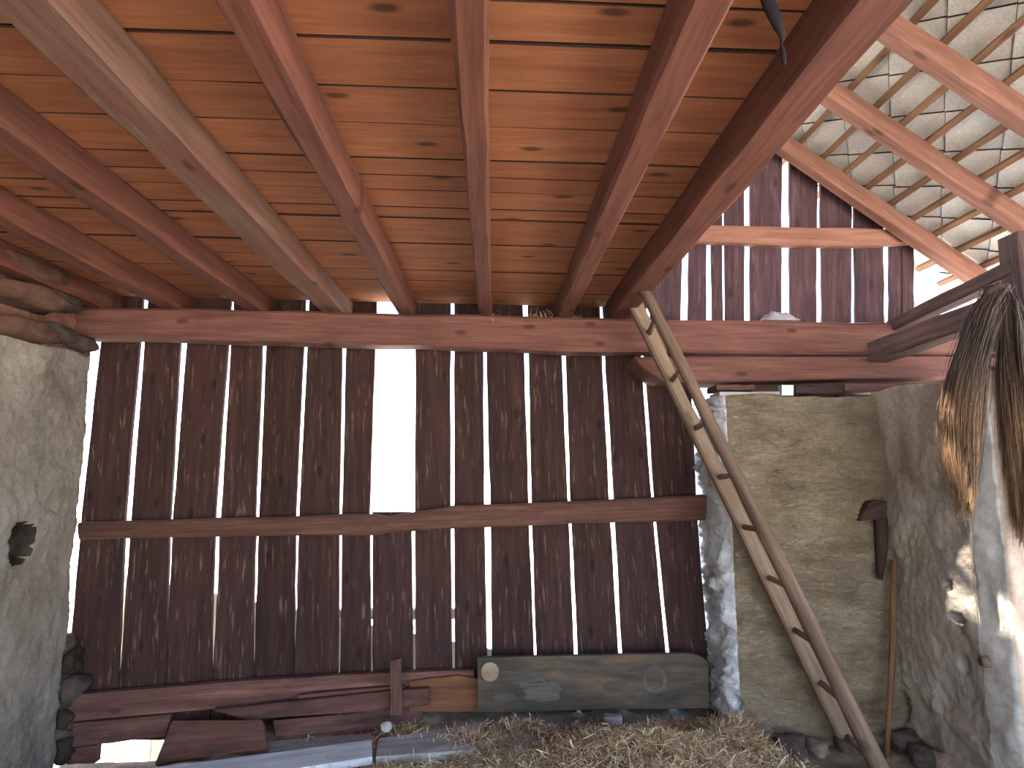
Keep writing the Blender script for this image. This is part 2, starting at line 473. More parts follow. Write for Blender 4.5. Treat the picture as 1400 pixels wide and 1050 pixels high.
# left wall: reveal end at the planks, then the inner face towards the camera
hole = P(31, 742, X=XL)
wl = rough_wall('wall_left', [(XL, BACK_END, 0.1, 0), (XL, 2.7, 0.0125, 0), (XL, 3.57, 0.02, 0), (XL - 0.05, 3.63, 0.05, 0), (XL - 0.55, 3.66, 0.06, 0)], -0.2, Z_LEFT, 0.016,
                [M['grey_plaster'], M['shade_dark']], amp=0.018, rag=0.004, shade_dark=True, recess=[(hole, (0.08, 0.10), 0.28), (P(70, 690, X=XL), (0.05, 0.03), 0.02)], top_in=0.5)
props(wl, 'rough grey plastered stone wall at the left edge', kind='structure')
# the brown masonry course and rubble above the plaster
up = rough_wall('upper_course', [(XL - 0.05, BACK_END, 0.2, 0), (XL - 0.05, 2.6, 0.02, 0), (XL - 0.05, 3.64, 0.05, 0), (XL - 0.5, 3.66, 0.06, 0)], Z_LEFT - 0.03, zc(XL) + 0.12, 0.018, [M['brown_clay']], amp=0.03, top_in=0.4)
up.parent = wl
for (px, py, w, h, d, mt, r) in [(20, 452, .26, .10, .34, 'brick', .1), (62, 455, .24, .09, .22, 'stone_dark', .3), (104, 470, .18, .085, .15, 'stone_dark', .2),
                                 (22, 405, .3, .10, .4, 'brick', .0), (66, 412, .24, .085, .26, 'stone_dark', .2), (112, 400, .16, .09, .14, 'stone_dark', .4),
                                 (74, 388, .09, .085, .10, 'stone', .3), (12, 366, .3, .09, .42, 'brick', .1)]:
    c = P(px, py, X=XL - 0.03)
    lump('stone', c, (w, d, h), M[mt], wl, rough=0.22, sub=3, box=0.7)
for k in range(8):
    c = P(84 + (-4, 5, -2, 6, -6, 3, -3, 2)[k] - k * 0.5, 885 + k * 20, Y=3.62)
    lump('stone', c + Vector((0, .03, 0)), (random.uniform(.10, .17), .12, random.uniform(.10, .15)), M['shade_dark' if k % 3 else 'stone_dark'], wl, rough=0.5, sub=3, box=0.75)  # stones added and toned dark to fill the shadowy strip beside the planks

# pier right of the planks: limewashed reveal, clay front
XP = P(1003, 760, Y=YQ).x
wp = rough_wall('wall_pier', [(XP - 0.02, 4.0, 0.018, 0), (XP - 0.035, YQ + 0.06, 0.016, 0), (XP + 0.0, YQ, 0.0125, 1), (XR + 0.03, YQ + 0.01, 0.05, 1), (XR + 0.1, YQ + .01, 0.05, 1)][:-1], -0.05, Z_PIER, 0.0125,
                [M['lime'], M['clay']], amp=0.026, top_in=0.5, layered=True, rag=0.040, recess=[(P(1000, 960, Y=YQ), (0.05, 0.06), 0.03)])
props(wp, 'straw and clay rendered stone pier right of the planks', kind='structure')
# right wall with the smooth jamb band and the pinkish end face
wr = rough_wall('wall_right', [(XR, YQ + 0.05, 0.0125, 0), (XR, JAMB_Y + 0.17, 0.02, 1), (XR, JAMB_Y, 0.03, 2), (XR + 0.5, JAMB_Y - 0.01, 0.05, 2), (XR + 0.5, YQ + 0.6, 0.1, 2)], -0.05, Z_RIGHT, 0.014,
                [M['grey_right'], M['smooth_band'], M['pink_end']], amp=0.019, top_in=0.4, rag=0.006,
                recess=[(P(1312, 846, X=XR), (0.05, 0.02), 0.035), (P(1322, 908, X=XR), (0.035, 0.04), 0.035), (P(1236, 965, X=XR), (0.06, 0.07), 0.05), (P(1300, 800, X=XR), (0.02, 0.02), 0.03)])
props(wr, 'greyish clay plastered wall at the right with a smooth door jamb', kind='structure')
pg = pole('wall_peg', [P(1357, 906, X=XR) + Vector((0.06, 0, 0)), P(1357, 906, X=XR) + Vector((-0.045, 0, 0.004))], [0.026, 0.022], M['stone'], wr, k=7)

# rubble at the foot of the pier and of the right wall
for k, (px, py, w, mt) in enumerate([(1045, 1026, .12, 'stone'), (1082, 1030, .16, 'stone_dark'), (1118, 1024, .10, 'stone'), (1238, 1022, .15, 'stone_dark'), (1262, 1040, .13, 'stone_dark'), (1290, 1046, .12, 'stone'), (1160, 1022, .12, 'stone_dark')]):
    g = P(px, py, Z=0.02)
    lump('stone', Vector((g.x, g.y, w * 0.28)), (w, w * 0.8, w * 0.75), M[mt], wp if px < 1200 else wr, rough=0.4, sub=3, box=0.45, rot=k)

# ------------------------------------------------------------------ plank wall
wb = empty('wall_back', (0, YP, 0))
props(wb, 'wall of dark upright weathered planks with bright gaps between them', kind='structure')
# left and right edges in pixels at rows 485, 700 and 909
PL = [((135.5, 188.6), (111.5, 170.5), (94, 161.5)), ((196, 245), (179, 232), (164.8, 225)), ((254, 310), (237, 294), (227.4, 288.6)),
      ((315, 358), (302, 349), (291.2, 345)), ((363, 414), (354, 404), (347, 400.6)), ((419, 467), (409, 463), (402.2, 462)),
      ((472.6, 512), (468, 505), (465, 507)), None, ((567.6, 616), (567.6, 616), (568, 618)), ((621, 660.5), (621, 662), (622, 667)),
      ((665, 717), (670.5, 723), (672.5, 731)), ((723, 768), (727, 777), (733.6, 786)), ((774, 823.5), (781, 834), (791.5, 846.5)),
      ((828, 876), (840.6, 893), (851.6, 911.6)), ((881, 944), (897, 953), (917.5, 969))]
ROWS = (485, 700, 909)
def edge(xs, ys):
    out = []
    for y in ys:
        if y <= 700: t = (y - 485) / 215; x = xs[0] + (xs[1] - xs[0]) * t
        else: t = (y - 700) / 209; x = xs[1] + (xs[2] - xs[1]) * t
        out.append((x, y))
    return out
YS = [392, 430, 470, 510, 550, 590, 630, 670, 700, 735, 770, 800, 830, 860, 890, 920, 950, 985, 1012]
for i, b in enumerate(PL):
    if b is None:
        ys = [y for y in YS if y >= 700]
        A = [P(509.5, y, Y=YP) for y in ys]; B = [P(562.5 + 2.5 * (y - 700) / 209, y, Y=YP) for y in ys]
    else:
        ys = YS if i < 14 else [y + (48 if y == 392 else 0) for y in YS if y not in (430,)]
        A = [P(x, y, Y=YP) for x, y in edge([r[0] for r in b], ys)]
        B = [P(x, y, Y=YP) for x, y in edge([r[1] for r in b], ys)]
    dy = random.uniform(-0.004, 0.004)
    A = [v + Vector((0, dy, 0)) for v in A]; B = [v + Vector((0, dy, 0)) for v in B]
    plank('plank', A, B, FRONT, 0.026, M['plank'], wb, n=len(ys), rough=0.0022)
# the split, crooked rail across the planks
YT = 3.615
rt = [(106, 714), (200, 712), (300, 709), (400, 706), (480, 702), (512, 703), (530, 706), (562, 701), (620, 692), (720, 688), (800, 684), (900, 680), (966, 677)]
rb = [(107, 738), (200, 736), (300, 734), (400, 733), (480, 733), (512, 732), (530, 730), (562, 727), (620, 723), (720, 719), (800, 716), (900, 714), (965, 712)]
plank('rail', [P(x, y, Y=YT) for x, y in rt], [P(x, y, Y=YT) for x, y in rb], FRONT, 0.075, M['rail'], wb, n=len(rt), rough=0.004, ch=0.012)

# pale boarded fence just outside the planks
fn = empty('low_fence', (0, 4.25, -0.68))
props(fn, 'low pale board fence outside, showing through the lowest left gaps', 'fence')
x = 60.0
while x < 650:
    w = random.uniform(44, 60)
    yt = 772 + (x - 90) * 0.20
    a0, a1 = P(x + 1.2, yt, Y=4.25), P(x + w - 1.2, yt + w * 0.2, Y=4.25)
    plank('fence_board', [Vector((a0.x, 4.25, -0.68)), a0], [Vector((a1.x, 4.25, -0.68)), a1], FRONT, 0.022, M['fence'], fn, n=4)
    x += w
for yy in (0.05, 0.45):
    beam('fence_rail', Vector((P(60, 900, Y=4.3).x, 4.30, yy)), Vector((P(640, 900, Y=4.3).x, 4.30, yy)), 0.05, 0.07, M['fence'], fn)

# ------------------------------------------------------------------ tie beam and bolster
def label_beam(o, lab, cat, group=None): return props(o, lab, cat, group)
t0, t1 = P(66, 416, Y=YB), P(1316, 441, Y=YB)
u0, u1 = P(66, 452, Y=YB), P(1316, 480, Y=YB)
tb = plank('tie_beam', [P(x, 416.5 + (x - 66) * 0.0235 if x < 870 else 435.5 + (x - 870) * 0.012, Y=YB) for x in lin(66, 1378, 27)],
           [P(x, 457 + (x - 66) * 0.0305 if x < 870 else 481.5 + (x - 870) * 0.010, Y=YB) for x in lin(66, 1378, 27)], FRONT, 0.15, M['beam'], None, n=27, rough=0.006, ch=0.016)
props(tb, 'long reddish tie beam spanning the barn above the plank wall', 'beam')
YBo = 3.44
bt = [(868, 487), (872, 487), (905, 487)] + [(x, 487) for x in lin(960, 1378, 9)]
bb = [(869, 493), (875, 500), (906, 521)] + [(x, 523 - (x - 960) * 0.022) for x in lin(960, 1378, 9)]
bo = plank('bolster_beam', [P(x, y, Y=YBo) for x, y in bt], [P(x, y, Y=YBo) for x, y in bb], FRONT, 0.27, M['beam'], None, n=len(bt), rough=0.003, ch=0.008)
props(bo, 'shorter bolster beam with a slanted nose under the tie beam, above the pier', 'beam')

# packing between pier and bolster
PK = [('packing_board', (980, 1032, 526, 534), 'rail', 'reddish packing board under the left end of the bolster beam', 3.36),
      ('packing_board', (984, 1066, 535.5, 541), 'greyboard', 'thin grey packing slat lying along the pier top', 3.335),
      ('packing_board', (1088, 1152, 526.5, 538), 'darkwood', 'dark packing block on the pier top under the bolster', 3.38),
      ('packing_board', (1155, 1236, 525, 535), 'sill', 'brown packing board on the pier top beside the right corner', 3.37)]
for nm, (x0, x1, y0, y1), mt, lab, yy in PK:
    o = plank(nm, [P(x0, y0, Y=yy), P(x1, y0 - 0.5, Y=yy)], [P(x0, y1, Y=yy), P(x1, y1 - 0.5, Y=yy)], FRONT, 0.16, M[mt], None, n=5, rough=0.003)
    props(o, lab, 'board')
o = plank('sill_beam', [P(985, 519, Y=3.60), P(1326, 512, Y=3.60)], [P(985, 545, Y=3.60), P(1326, 540, Y=3.60)], FRONT, 0.08, M['plate'], None, n=8)
props(o, 'dark timber at the back of the pier top behind the packing boards', 'beam')
o = plank('metal_bracket', [P(1069, 526, Y=3.37), P(1085, 526, Y=3.37)], [P(1069, 541, Y=3.37), P(1085, 541, Y=3.37)], FRONT, 0.05, M['metal'], None, n=3, rough=0)
props(o, 'small pale metal bracket wedged on the pier top', 'bracket')

# ------------------------------------------------------------------ joists
JO = [(128, .10, 'joist', 'leftmost ceiling joist, close above the left wall'),
      (232, .10, 'joist', 'second ceiling joist from the left wall'),
      (348, .105, 'joist', 'third ceiling joist from the left wall'),
      (455, .135, 'joist_grey', 'broad greyish waney ceiling joist, fourth from the left wall'),
      (555, .085, 'joist', 'ceiling joist left of the straight middle one'),
      (663, .075, 'joist', 'narrow ceiling joist running straight ahead at the middle'),
      (771, .088, 'joist', 'ceiling joist right of the middle one, next to the edge beam')]
JX = []
for px, w, mt, lab in JO:
    x = P(px, 432, Y=YB + 0.02).x
    JX.append(x)
    z = zj(x) + JH / 2
    o = beam('ceiling_joist', Vector((x, BACK_END, z)), Vector((x, 3.66, z)), w, JH, M[mt], None, rough=0.004, ch=0.010, n=34, wob=0.006)
    props(o, lab, 'joist', 'joists carrying the board ceiling')
xe = P(846, 434, Y=YB + 0.02).x
o = beam('edge_beam', Vector((xe, BACK_END, zj(xe) + 0.07)), Vector((xe, 3.64, zj(xe) + 0.07)), 0.115, 0.14, M['joist'], None, rough=0.004, ch=0.008, n=34, wob=0.004)
props(o, 'heavy edge beam along the open right side of the board ceiling', 'beam')

# ------------------------------------------------------------------ ceiling boards
ce = empty('ceiling', (0, 0, zc(0)))
props(ce, 'ceiling of orange pine boards laid across the joists', kind='structure')
def y_at(py):
    d = ray(650, py)
    return d.y * (zc(0) - H) / d.z
seams = [y_at(p) for p in (-62, 0, 59, 124, 173, 220, 243, 264, 287, 301, 335, 355, 372, 386, 400, 420)]
seams = sorted(seams)
y = seams[0]
while y > BACK_END:
    y -= random.uniform(0.14, 0.22); seams.insert(0, y)
seams = [s for s in seams if s < 3.62] + [3.66]
x0c, x1c = XL - 0.28, xe + 0.05
xs_n = 9
for k in range(len(seams) - 1):
    a, b = seams[k], seams[k + 1]
    g = random.choice((0.0012, 0.002, 0.003, 0.0035, 0.005))
    splits = [x0c, x1c]
    if k % 3 == 1: splits = [x0c, JX[random.choice((2, 3, 4))], x1c]
    for s in range(len(splits) - 1):
        xa, xb = splits[s] + 0.001, splits[s + 1] - 0.001
        A = []; B = []
        for x in lin(xa, xb, xs_n):
            j1 = 0.005 * noise.noise(Vector((x * 1.7, k * 3.1, s))); j2 = 0.005 * noise.noise(Vector((x * 1.7, (k + 1) * 3.1, s)))
            A.append(Vector((x, a + g + j1, zc(x)))); B.append(Vector((x, b - g + j2, zc(x))))
        lift = random.uniform(0, 0.004)
        A = [v + Vector((0, 0, lift)) for v in A]; B = [v + Vector((0, 0, lift)) for v in B]
        plank('ceiling_board', A, B, Vector((0, 0, -1)), 0.024, M['ceil'], ce, n=xs_n, rough=0.0015, ch=0.0015, edge=M['board_edge'])

# unseen hay layer added to block light in the board gaps; holes leave slivers
HOLES = [P(px, py, Z=zc(0)) for px, py in ((112, 290), (184, 339), (453, 327), (506, 210), (597, 333), (279, 318), (370, 200))]
def loft_light_block():
    xs = lin(XL + 0.04, x1c - 0.03, 110); ys = lin(BACK_END, 3.64, 120); V = []; Fc = []; nx = len(xs)
    for y in ys:
        for x in xs: V.append((x, y, zc(x) + 0.030 + 0.004 * noise.noise(Vector((x * 8, y * 8, 1)))))
    for y in ys:
        for x in xs: V.append((x, y, zc(x) + 0.10 + 0.05 * noise.noise(Vector((x * 5, y * 5, 1)))))
    T = nx * len(ys)
    for j in range(len(ys) - 1):
        for i in range(nx - 1):
            c = Vector(((xs[i] + xs[i + 1]) / 2, (ys[j] + ys[j + 1]) / 2))
            if any(abs(c.x - h.x) < 0.035 and abs(c.y - h.y) < 0.07 for h in HOLES): continue
            q = (j * nx + i, j * nx + i + 1, (j + 1) * nx + i + 1, (j + 1) * nx + i)
            Fc.append(q[::-1]); Fc.append(tuple(k + T for k in q))
    return mesh('loft_light_block', V, Fc)
o = link('loft_light_block', loft_light_block(), M['hay_base'])
props(o, 'added layer of hay above the ceiling boards, blocking light in the gaps', 'hay', kind='stuff')

# ------------------------------------------------------------------ roof
YG = 3.52
g0, g1 = P(1033, 173, Y=YG), P(1337, 381, Y=YG)
slope = (g1.z - g0.z) / (g1.x - g0.x)
def zr(x): return g0.z + slope * (x - g0.x)          # centre line of the rafters
XRIDGE, XFOOT = 0.30, g1.x + 0.02
sd = Vector((1, 0, slope)).normalized(); rn = Vector((-slope, 0, 1)).normalized()
def y_on_roof(px, py):
    d = ray(px, py); t = (g0.z - slope * g0.x - H) / (d.z - slope * d.x); return (d * t).y
RY = [(YG, 'gable rafter resting against the gable planks'), (y_on_roof(1240, 199), 'middle rafter of the three under the slates'),
      (y_on_roof(1278, 80), 'nearest rafter of the three under the slates')]
print('rafters', RY)
for yy, lab in RY:
    o = beam('rafter', Vector((XRIDGE, yy, zr(XRIDGE))), Vector((XFOOT, yy, zr(XFOOT))), 0.085, 0.10, M['rafter'], None, up=rn, rough=0.003, ch=0.008, wob=0.006)
    props(o, lab, 'rafter', 'rafters of the right roof slope')
ro = empty('roof', (XRIDGE, 0, zr(XRIDGE)))
props(ro, 'pitched roof of pale diamond slates on thin battens', kind='structure')
yy = RY[-1][0] - 0.5
while yy > BACK_END:
    if abs(yy - 1.5) < 0.26: yy = 1.23
    beam('rafter_timber', Vector((XRIDGE, yy, zr(XRIDGE))), Vector((XFOOT, yy, zr(XFOOT))), 0.085, 0.10, M['rafter'], ro, up=rn, n=6)
    yy -= 0.5
org = Vector((XRIDGE, 0, zr(XRIDGE)))
SL = (XFOOT + 0.10 - XRIDGE) / sd.x
PITCHB = 0.163
nb = int(SL / PITCHB)
Y0T, Y1T = 1.75, 3.98
for k in range(nb + 1):
    s = SL - 0.02 - k * PITCHB
    c = org + sd * s + rn * (0.05 + 0.014)
    j = random.uniform(-.006, .006)
    beam('batten', c + Vector((0, BACK_END, 0)) + sd * j, c + Vector((0, 3.86, 0)) + sd * -j, 0.034, 0.026, M['batten'], ro, up=rn, n=16, rough=0.0025, ch=0.004, wob=0.008)
# one unseen slate left out so the sun lights the straw hank and door jamb
q = org + rn * 0.095
T1 = P(1303, 545, Y=2.50); T2 = P(1345, 735, X=XR)
def back_to_roof(T):
    k = (q.z + slope * (T.x - q.x) - T.z) / (-SUN_TRAVEL.z + slope * SUN_TRAVEL.x)
    return T - SUN_TRAVEL * k
B1, B2 = back_to_roof(T1), back_to_roof(T2)
# diamond slates: one shared mesh
TW = 0.40
hs, hy = 0.200, 0.222
tv = []
for dz, kk in ((0, 1.0), (0.007, 1.0), (-0.0004, 0.978)):
    tv += [Vector((-hs * kk, 0, dz)), Vector((-0.02, -hy * kk, dz)), Vector((0.02, -hy * kk, dz)), Vector((hs * kk, 0, dz)), Vector((0.02, hy * kk, dz)), Vector((-0.02, hy * kk, dz))]
tf = [(17, 16, 15, 14, 13, 12), (6, 7, 8, 9, 10, 11)] + [(i, (i + 1) % 6, 6 + (i + 1) % 6, 6 + i) for i in range(6)] + [((i + 1) % 6, i, 12 + i, 12 + (i + 1) % 6) for i in range(6)]
tme = mesh('slate', tv, tf); tme.materials.append(M['tile']); tme.materials.append(M['slate_edge'])
for pf in tme.polygons: pf.material_index = 0 if pf.index < 2 else 1
RB = Matrix((sd, Vector((0, 1, 0)), rn)).transposed().to_4x4()
for k in range(nb + 1):
    s = SL - 0.02 - k * PITCHB
    if s * sd.x + XRIDGE < 0.9: break
    n_t = int((Y1T - Y0T) / TW) + 1
    for i in range(n_t):
        yc = Y1T - 0.2 - (i + 0.5 * (k % 2)) * TW
        cc = org + sd * (s - 0.03) + Vector((0, yc, 0)) + rn * 0.09
        if abs((cc - B1).dot(sd)) < 0.14 and abs(cc.y - B1.y) < 0.20 and (abs((cc - B1).dot(sd)) / 0.2 + abs(cc.y - B1.y) / 0.22) < 1.0: continue
        m = Matrix.Translation(org + sd * (s - 0.03) + Vector((0, yc + random.uniform(-.006, .006), 0)) + rn * (0.05 + 0.030 + 0.006)) @ RB @ Matrix.Rotation(-0.042 + random.uniform(-.004, .004), 4, 'Y') @ Matrix.Rotation(random.uniform(-.02, .02), 4, 'Z')
        o = bpy.data.objects.new('slate', tme); COL.objects.link(o); o.parent = ro
        o.matrix_basis = Matrix.Translation(-ro.location) @ m
# the rest of the roof, out of view: plain covering
def slab(name, quad, th, mat, parent):
    n = (quad[1] - quad[0]).cross(quad[3] - quad[0]).normalized()
    V = quad + [q + n * th for q in quad]
    return link(name, mesh(name, V, [(3, 2, 1, 0), (4, 5, 6, 7), (0, 1, 5, 4), (1, 2, 6, 5), (2, 3, 7, 6), (3, 0, 4, 7)]), mat, parent)
q = org + rn * 0.095
e1 = q + sd * (SL + 0.05)
HX0, HX1, HY0, HY1 = B1.x - 0.20, B1.x + 0.20, 1.45, Y0T + 0.1   # opening added in the plain covering, where the slate is left out for the sun
def rq(x0, x1, y0, y1):
    f = lambda x, y: Vector((x, y, q.z + slope * (x - q.x)))
    slab('roof_cover', [f(x0, y0), f(x1, y0), f(x1, y1), f(x0, y1)], 0.012, M['tile'], ro)
rq(q.x, e1.x, BACK_END, HY0); rq(q.x, HX0, HY0, Y0T + 0.1); rq(HX1, e1.x, HY0, Y0T + 0.1); rq(HX0, HX1, HY1, Y0T + 0.1)
mid = org + rn * 0.105 + sd * 0.8
slab('roof_cover', [Vector((q.x, Y0T + .1, q.z)), Vector((mid.x, Y0T + .1, mid.z)), Vector((mid.x, 3.95, mid.z)), Vector((q.x, 3.95, q.z))], 0.012, M['tile'], ro)
xlw = XL - 0.7
lw = Vector((xlw, 0, q.z - (q.x - xlw) * 0.60))
slab('roof_cover', [Vector((lw.x, BACK_END, lw.z)), Vector((q.x, BACK_END, q.z)), Vector((q.x, 3.95, q.z)), Vector((lw.x, 3.95, lw.z))], 0.012, M['tile'], ro)

# ------------------------------------------------------------------ gable planks
wg = empty('wall_gable', (1.3, 3.66, 2.5))
props(wg, 'gable of greyish upright planks above the tie beam with glowing gaps', kind='structure')
YGp = 3.66
GB = [(842, 884, 842, 884), (889, 931, 893, 936), (941, 966, 944, 966.5), (974, 989, 972, 985.5), (992.5, 1018, 990, 1018), (1027, 1069, 1025, 1069.5),
      (1081, 1116.5, 1079.5, 1118), (1125, 1165, 1122, 1165), (1170.5, 1209.5, 1168, 1208), (1216.5, 1232, 1216.5, 1232), (1233, 1250, 1233, 1250)]
def roof_py(x, Y):    # pixel row where the underside of the roof covering meets plane Y at column x
    lo, hi = -400, 525
    for _ in range(40):
        m = (lo + hi) / 2; p = P(x, m, Y=Y)
        if p.z > zr(p.x) + 0.075: lo = m
        else: hi = m
    return hi
for (a, b, c, d) in GB:
    ya, yb_ = roof_py(c, YGp), roof_py(d, YGp)
    if c < 985: ya = yb_ = max(ya, 130 + (985 - c) * 1.0)
    n = 9
    A = [P(a + (c - a) * t, 441 + (ya - 441) * t, Y=YGp) for t in lin(0, 1, n)]
    B = [P(b + (d - b) * t, 441 + (yb_ - 441) * t, Y=YGp) for t in lin(0, 1, n)]
    plank('plank', A, B, FRONT, 0.024, M['gable'], wg, n=n, rough=0.003)
YGr = 3.60
plank('gable_rail', [P(x, y, Y=YGr) for x, y in ((920, 307), (1000, 308), (1100, 310), (1180, 311), (1252, 316))],
      [P(x, y, Y=YGr) for x, y in ((920, 331), (1000, 332.5), (1100, 335.5), (1180, 335), (1252, 332))], FRONT, 0.055, M['rafter'], wg, n=8, rough=0.003, ch=0.007)

# rag on the tie beam
c = P(1066, 437, Y=3.55)
bm = bmesh.new(); bmesh.ops.create_grid(bm, x_segments=26, y_segments=16, size=0.5)
for v in bm.verts:
    e = max(0, 1 - (abs(v.co.x) * 2) ** 3) * max(0, 1 - (abs(v.co.y) * 2) ** 3)
    h = e * (0.045 + 0.045 * noise.noise(Vector((v.co.x * 5, v.co.y * 4, 3))) + 0.03 * math.exp(-((v.co.x + .15) / .15) ** 2))
    v.co = Vector((v.co.x * 0.26, v.co.y * 0.14, max(0.003, h)))
me = bpy.data.meshes.new('rag'); bm.to_mesh(me); bm.free()
o = link('rag', me, M['cloth'], None, Matrix.Translation((c.x, 3.56, P(1066, 437.5, Y=YB).z + 0.004)), True)
props(o, 'crumpled grey rag lying on the tie beam below the gable', 'rag')

# ------------------------------------------------------------------ wall plates and post on the right wall
o = beam('wall_plate', P(1222, 447, Y=3.50), P(1392, 365, Y=2.72), 0.09, 0.068, M['plate'], None, rough=0.003)
props(o, 'slim upper wall plate running from tie beam to the right post', 'beam')
o = beam('wall_plate', P(1199, 482, Y=3.38), P(1352, 428, Y=2.76), 0.12, 0.115, M['plate'], None, rough=0.004)
props(o, 'thick dark lower wall plate with cut end on the tie beam', 'beam')
xp = P(1392, 400, Y=2.72).x + 0.02
ztop = P(1368, 320, Y=2.70).z
o = beam('post', Vector((xp + 0.02, 2.72, Z_RIGHT - 0.01)), Vector((xp + 0.02, 2.72, ztop)), 0.125, 0.125, M['plate'], None, up=Vector((0, -1, 0)), rough=0.003)
props(o, 'squared brown post standing on the right wall at the picture edge', 'post')
o = plank('packing_board', [P(1343, 500, Y=2.75), P(1366, 500, Y=2.75)], [P(1343, 521, Y=2.75), P(1366, 521, Y=2.75)], FRONT, 0.1, M['darkwood'], None, n=3)  # dark block put in for the shaded slot between wall and beam
props(o, 'dark block standing in for the shaded gap above the right wall', 'block')

# ------------------------------------------------------------------ ladder
la = empty('ladder', (P(1180, 1030, Z=0).x, P(1180, 1040, Z=0.0).y, 0))
props(la, 'rustic wooden ladder leaning on the edge beam, one flat and one round rail', 'ladder')
YN, YF = 2.93, 3.235
n0 = P(876, 387, Y=YN); n1 = P(1197, 1040, Y=YN)
f0 = P(870, 416, Y=YF); f1 = P(1176, 1040, Y=YF)
def down(a, b): return b + (b - a) * ((0.0 - b.z) / (b.z - a.z))
n1 = down(n0, n1); f1 = down(f0, f1)
pole('ladder_pole', [n0, n0.lerp(n1, .5) + Vector((0.006, 0, 0.004)), n1], [0.026, 0.034, 0.042], M['ladder_round'], la, k=12, rough=0.002)
fx = (f1 - f0).normalized(); fnorm = Vector((0, -1, 0)); fy = fnorm.cross(fx)
hw = 0.036
plank('ladder_rail', [f0 + fy * hw * .95, f0.lerp(f1, .5) + fy * hw, f1 + fy * hw * 1.3], [f0 - fy * hw * .95, f0.lerp(f1, .5) - fy * hw, f1 - fy * hw * 1.3], fnorm, 0.05, M['ladder_flat'], la, n=14, rough=0.003, ch=0.012)
for k in range(9):
    t = 0.07 + k * 0.112
    a = n0.lerp(n1, t); b = f0.lerp(f1, t) + Vector((0, 0.045, 0))
    pole('rung', [a + (a - b).normalized() * 0.02, b], [0.013, 0.015], M['ladder_flat'], la, n=4, k=8, rough=0.001)

# ------------------------------------------------------------------ tools by the corner
tl = empty('mallet', P(1202, 740, Y=YQ - 0.07))
props(tl, 'dark wooden mallet hanging head up in the corner of pier and right wall', 'mallet')
c0 = YQ - 0.07
plank('head', [P(1176, 711, Y=c0), P(1188, 688, Y=c0), P(1196, 683, Y=c0), P(1212, 685, Y=c0)], [P(1178, 713, Y=c0), P(1190, 711, Y=c0), P(1198, 711, Y=c0), P(1213, 710, Y=c0)], FRONT, 0.06, M['darkwood'], tl, n=6, rough=0.002, ch=0.006)
pole('handle', [P(1203.5, 706, Y=c0 + .02), P(1205, 745, Y=c0 + .025), P(1203, 792, Y=c0 + .03)], [0.032, 0.031, 0.012], M['darkwood'], tl, n=9, k=8)
a = P(1222, 765, Y=3.27); b = P(1212, 1040, Y=3.20)
b = b + (b - a) * ((0.01 - b.z) / (b.z - a.z))
o = pole('stick', [a, a.lerp(b, .5) + Vector((0.01, 0, 0)), b], [0.014, 0.016, 0.015], M['stick'], None, k=8, rough=0.003)
props(o, 'thin brown stick leaning upright in the corner right of the ladder', 'stick')

# twine on the edge beam
zt = zj(xe) - 0.004
p = P(1067, 58, Z=zt)
tw = empty('twine', p)
props(tw, 'black twine looped round the edge beam with a hanging end', 'twine')
pole('loop', [P(1064, 20, Z=zt) + Vector((-.03, 0, .06)), P(1062, 36, Z=zt), P(1068, 50, Z=zt), p], [0.006, 0.010, 0.008, 0.003], M['twine'], tw, n=10, k=6, rough=0.004)
pole('hanging_end', [p, p + Vector((0.002, 0, -0.022)), p + Vector((0.004, 0.004, -0.046))], [0.0018, 0.0045, 0.004], M['twine'], tw, n=7, k=6, rough=0.003)

# ------------------------------------------------------------------ loose boards at the foot of the planks
def fb(name, top, bot, Y, th, mat, lab, cat='board', n=None, ch=0.004, rough=0.003):
    o = plank(name, [P(x, y, Y=Y) for x, y in top], [P(x, y, Y=Y) for x, y in bot], FRONT, th, M[mat], None, n=n or 8, rough=rough, ch=ch)
    return props(o, lab, cat)
fb('loose_board', [(84, 952), (200, 942), (309, 932), (480, 923), (648, 916)], [(85, 988), (180, 979), (274, 971), (408, 961), (648, 950)], 3.62, 0.05, 'sill', 'long brown bottom board nailed along the foot of the planks', n=10)
fb('loose_board', [(92, 990), (160, 984), (234, 976)], [(93, 1023), (160, 1015), (226, 1007)], 3.63, 0.03, 'sill', 'short brown board below the bottom board at the left')
fb('loose_board', [(292, 971), (407, 958), (535, 945), (586, 941)], [(340, 986), (407, 980), (535, 972), (587, 964)], 3.54, 0.03, 'sill', 'reddish brown board lying slantwise against the bottom board')
fb('loose_board', [(407, 950), (500, 942), (552, 938)], [(407, 958), (500, 950), (552, 946)], 3.58, 0.035, 'sill', 'thin reddish lath on top of the slanting board', n=5)
fb('loose_board', [(560, 931), (600, 926), (628, 924), (653, 929)], [(560, 974), (600, 974), (628, 974), (653, 974)], 3.594, 0.024, 'orange', 'orange brown board with a rounded top left of the dark panel')
fb('stake', [(534, 903), (533, 978)], [(548, 901), (549, 978)], 3.49, 0.035, 'sill', 'short upright stake in front of the loose boards', 'stake', n=5)
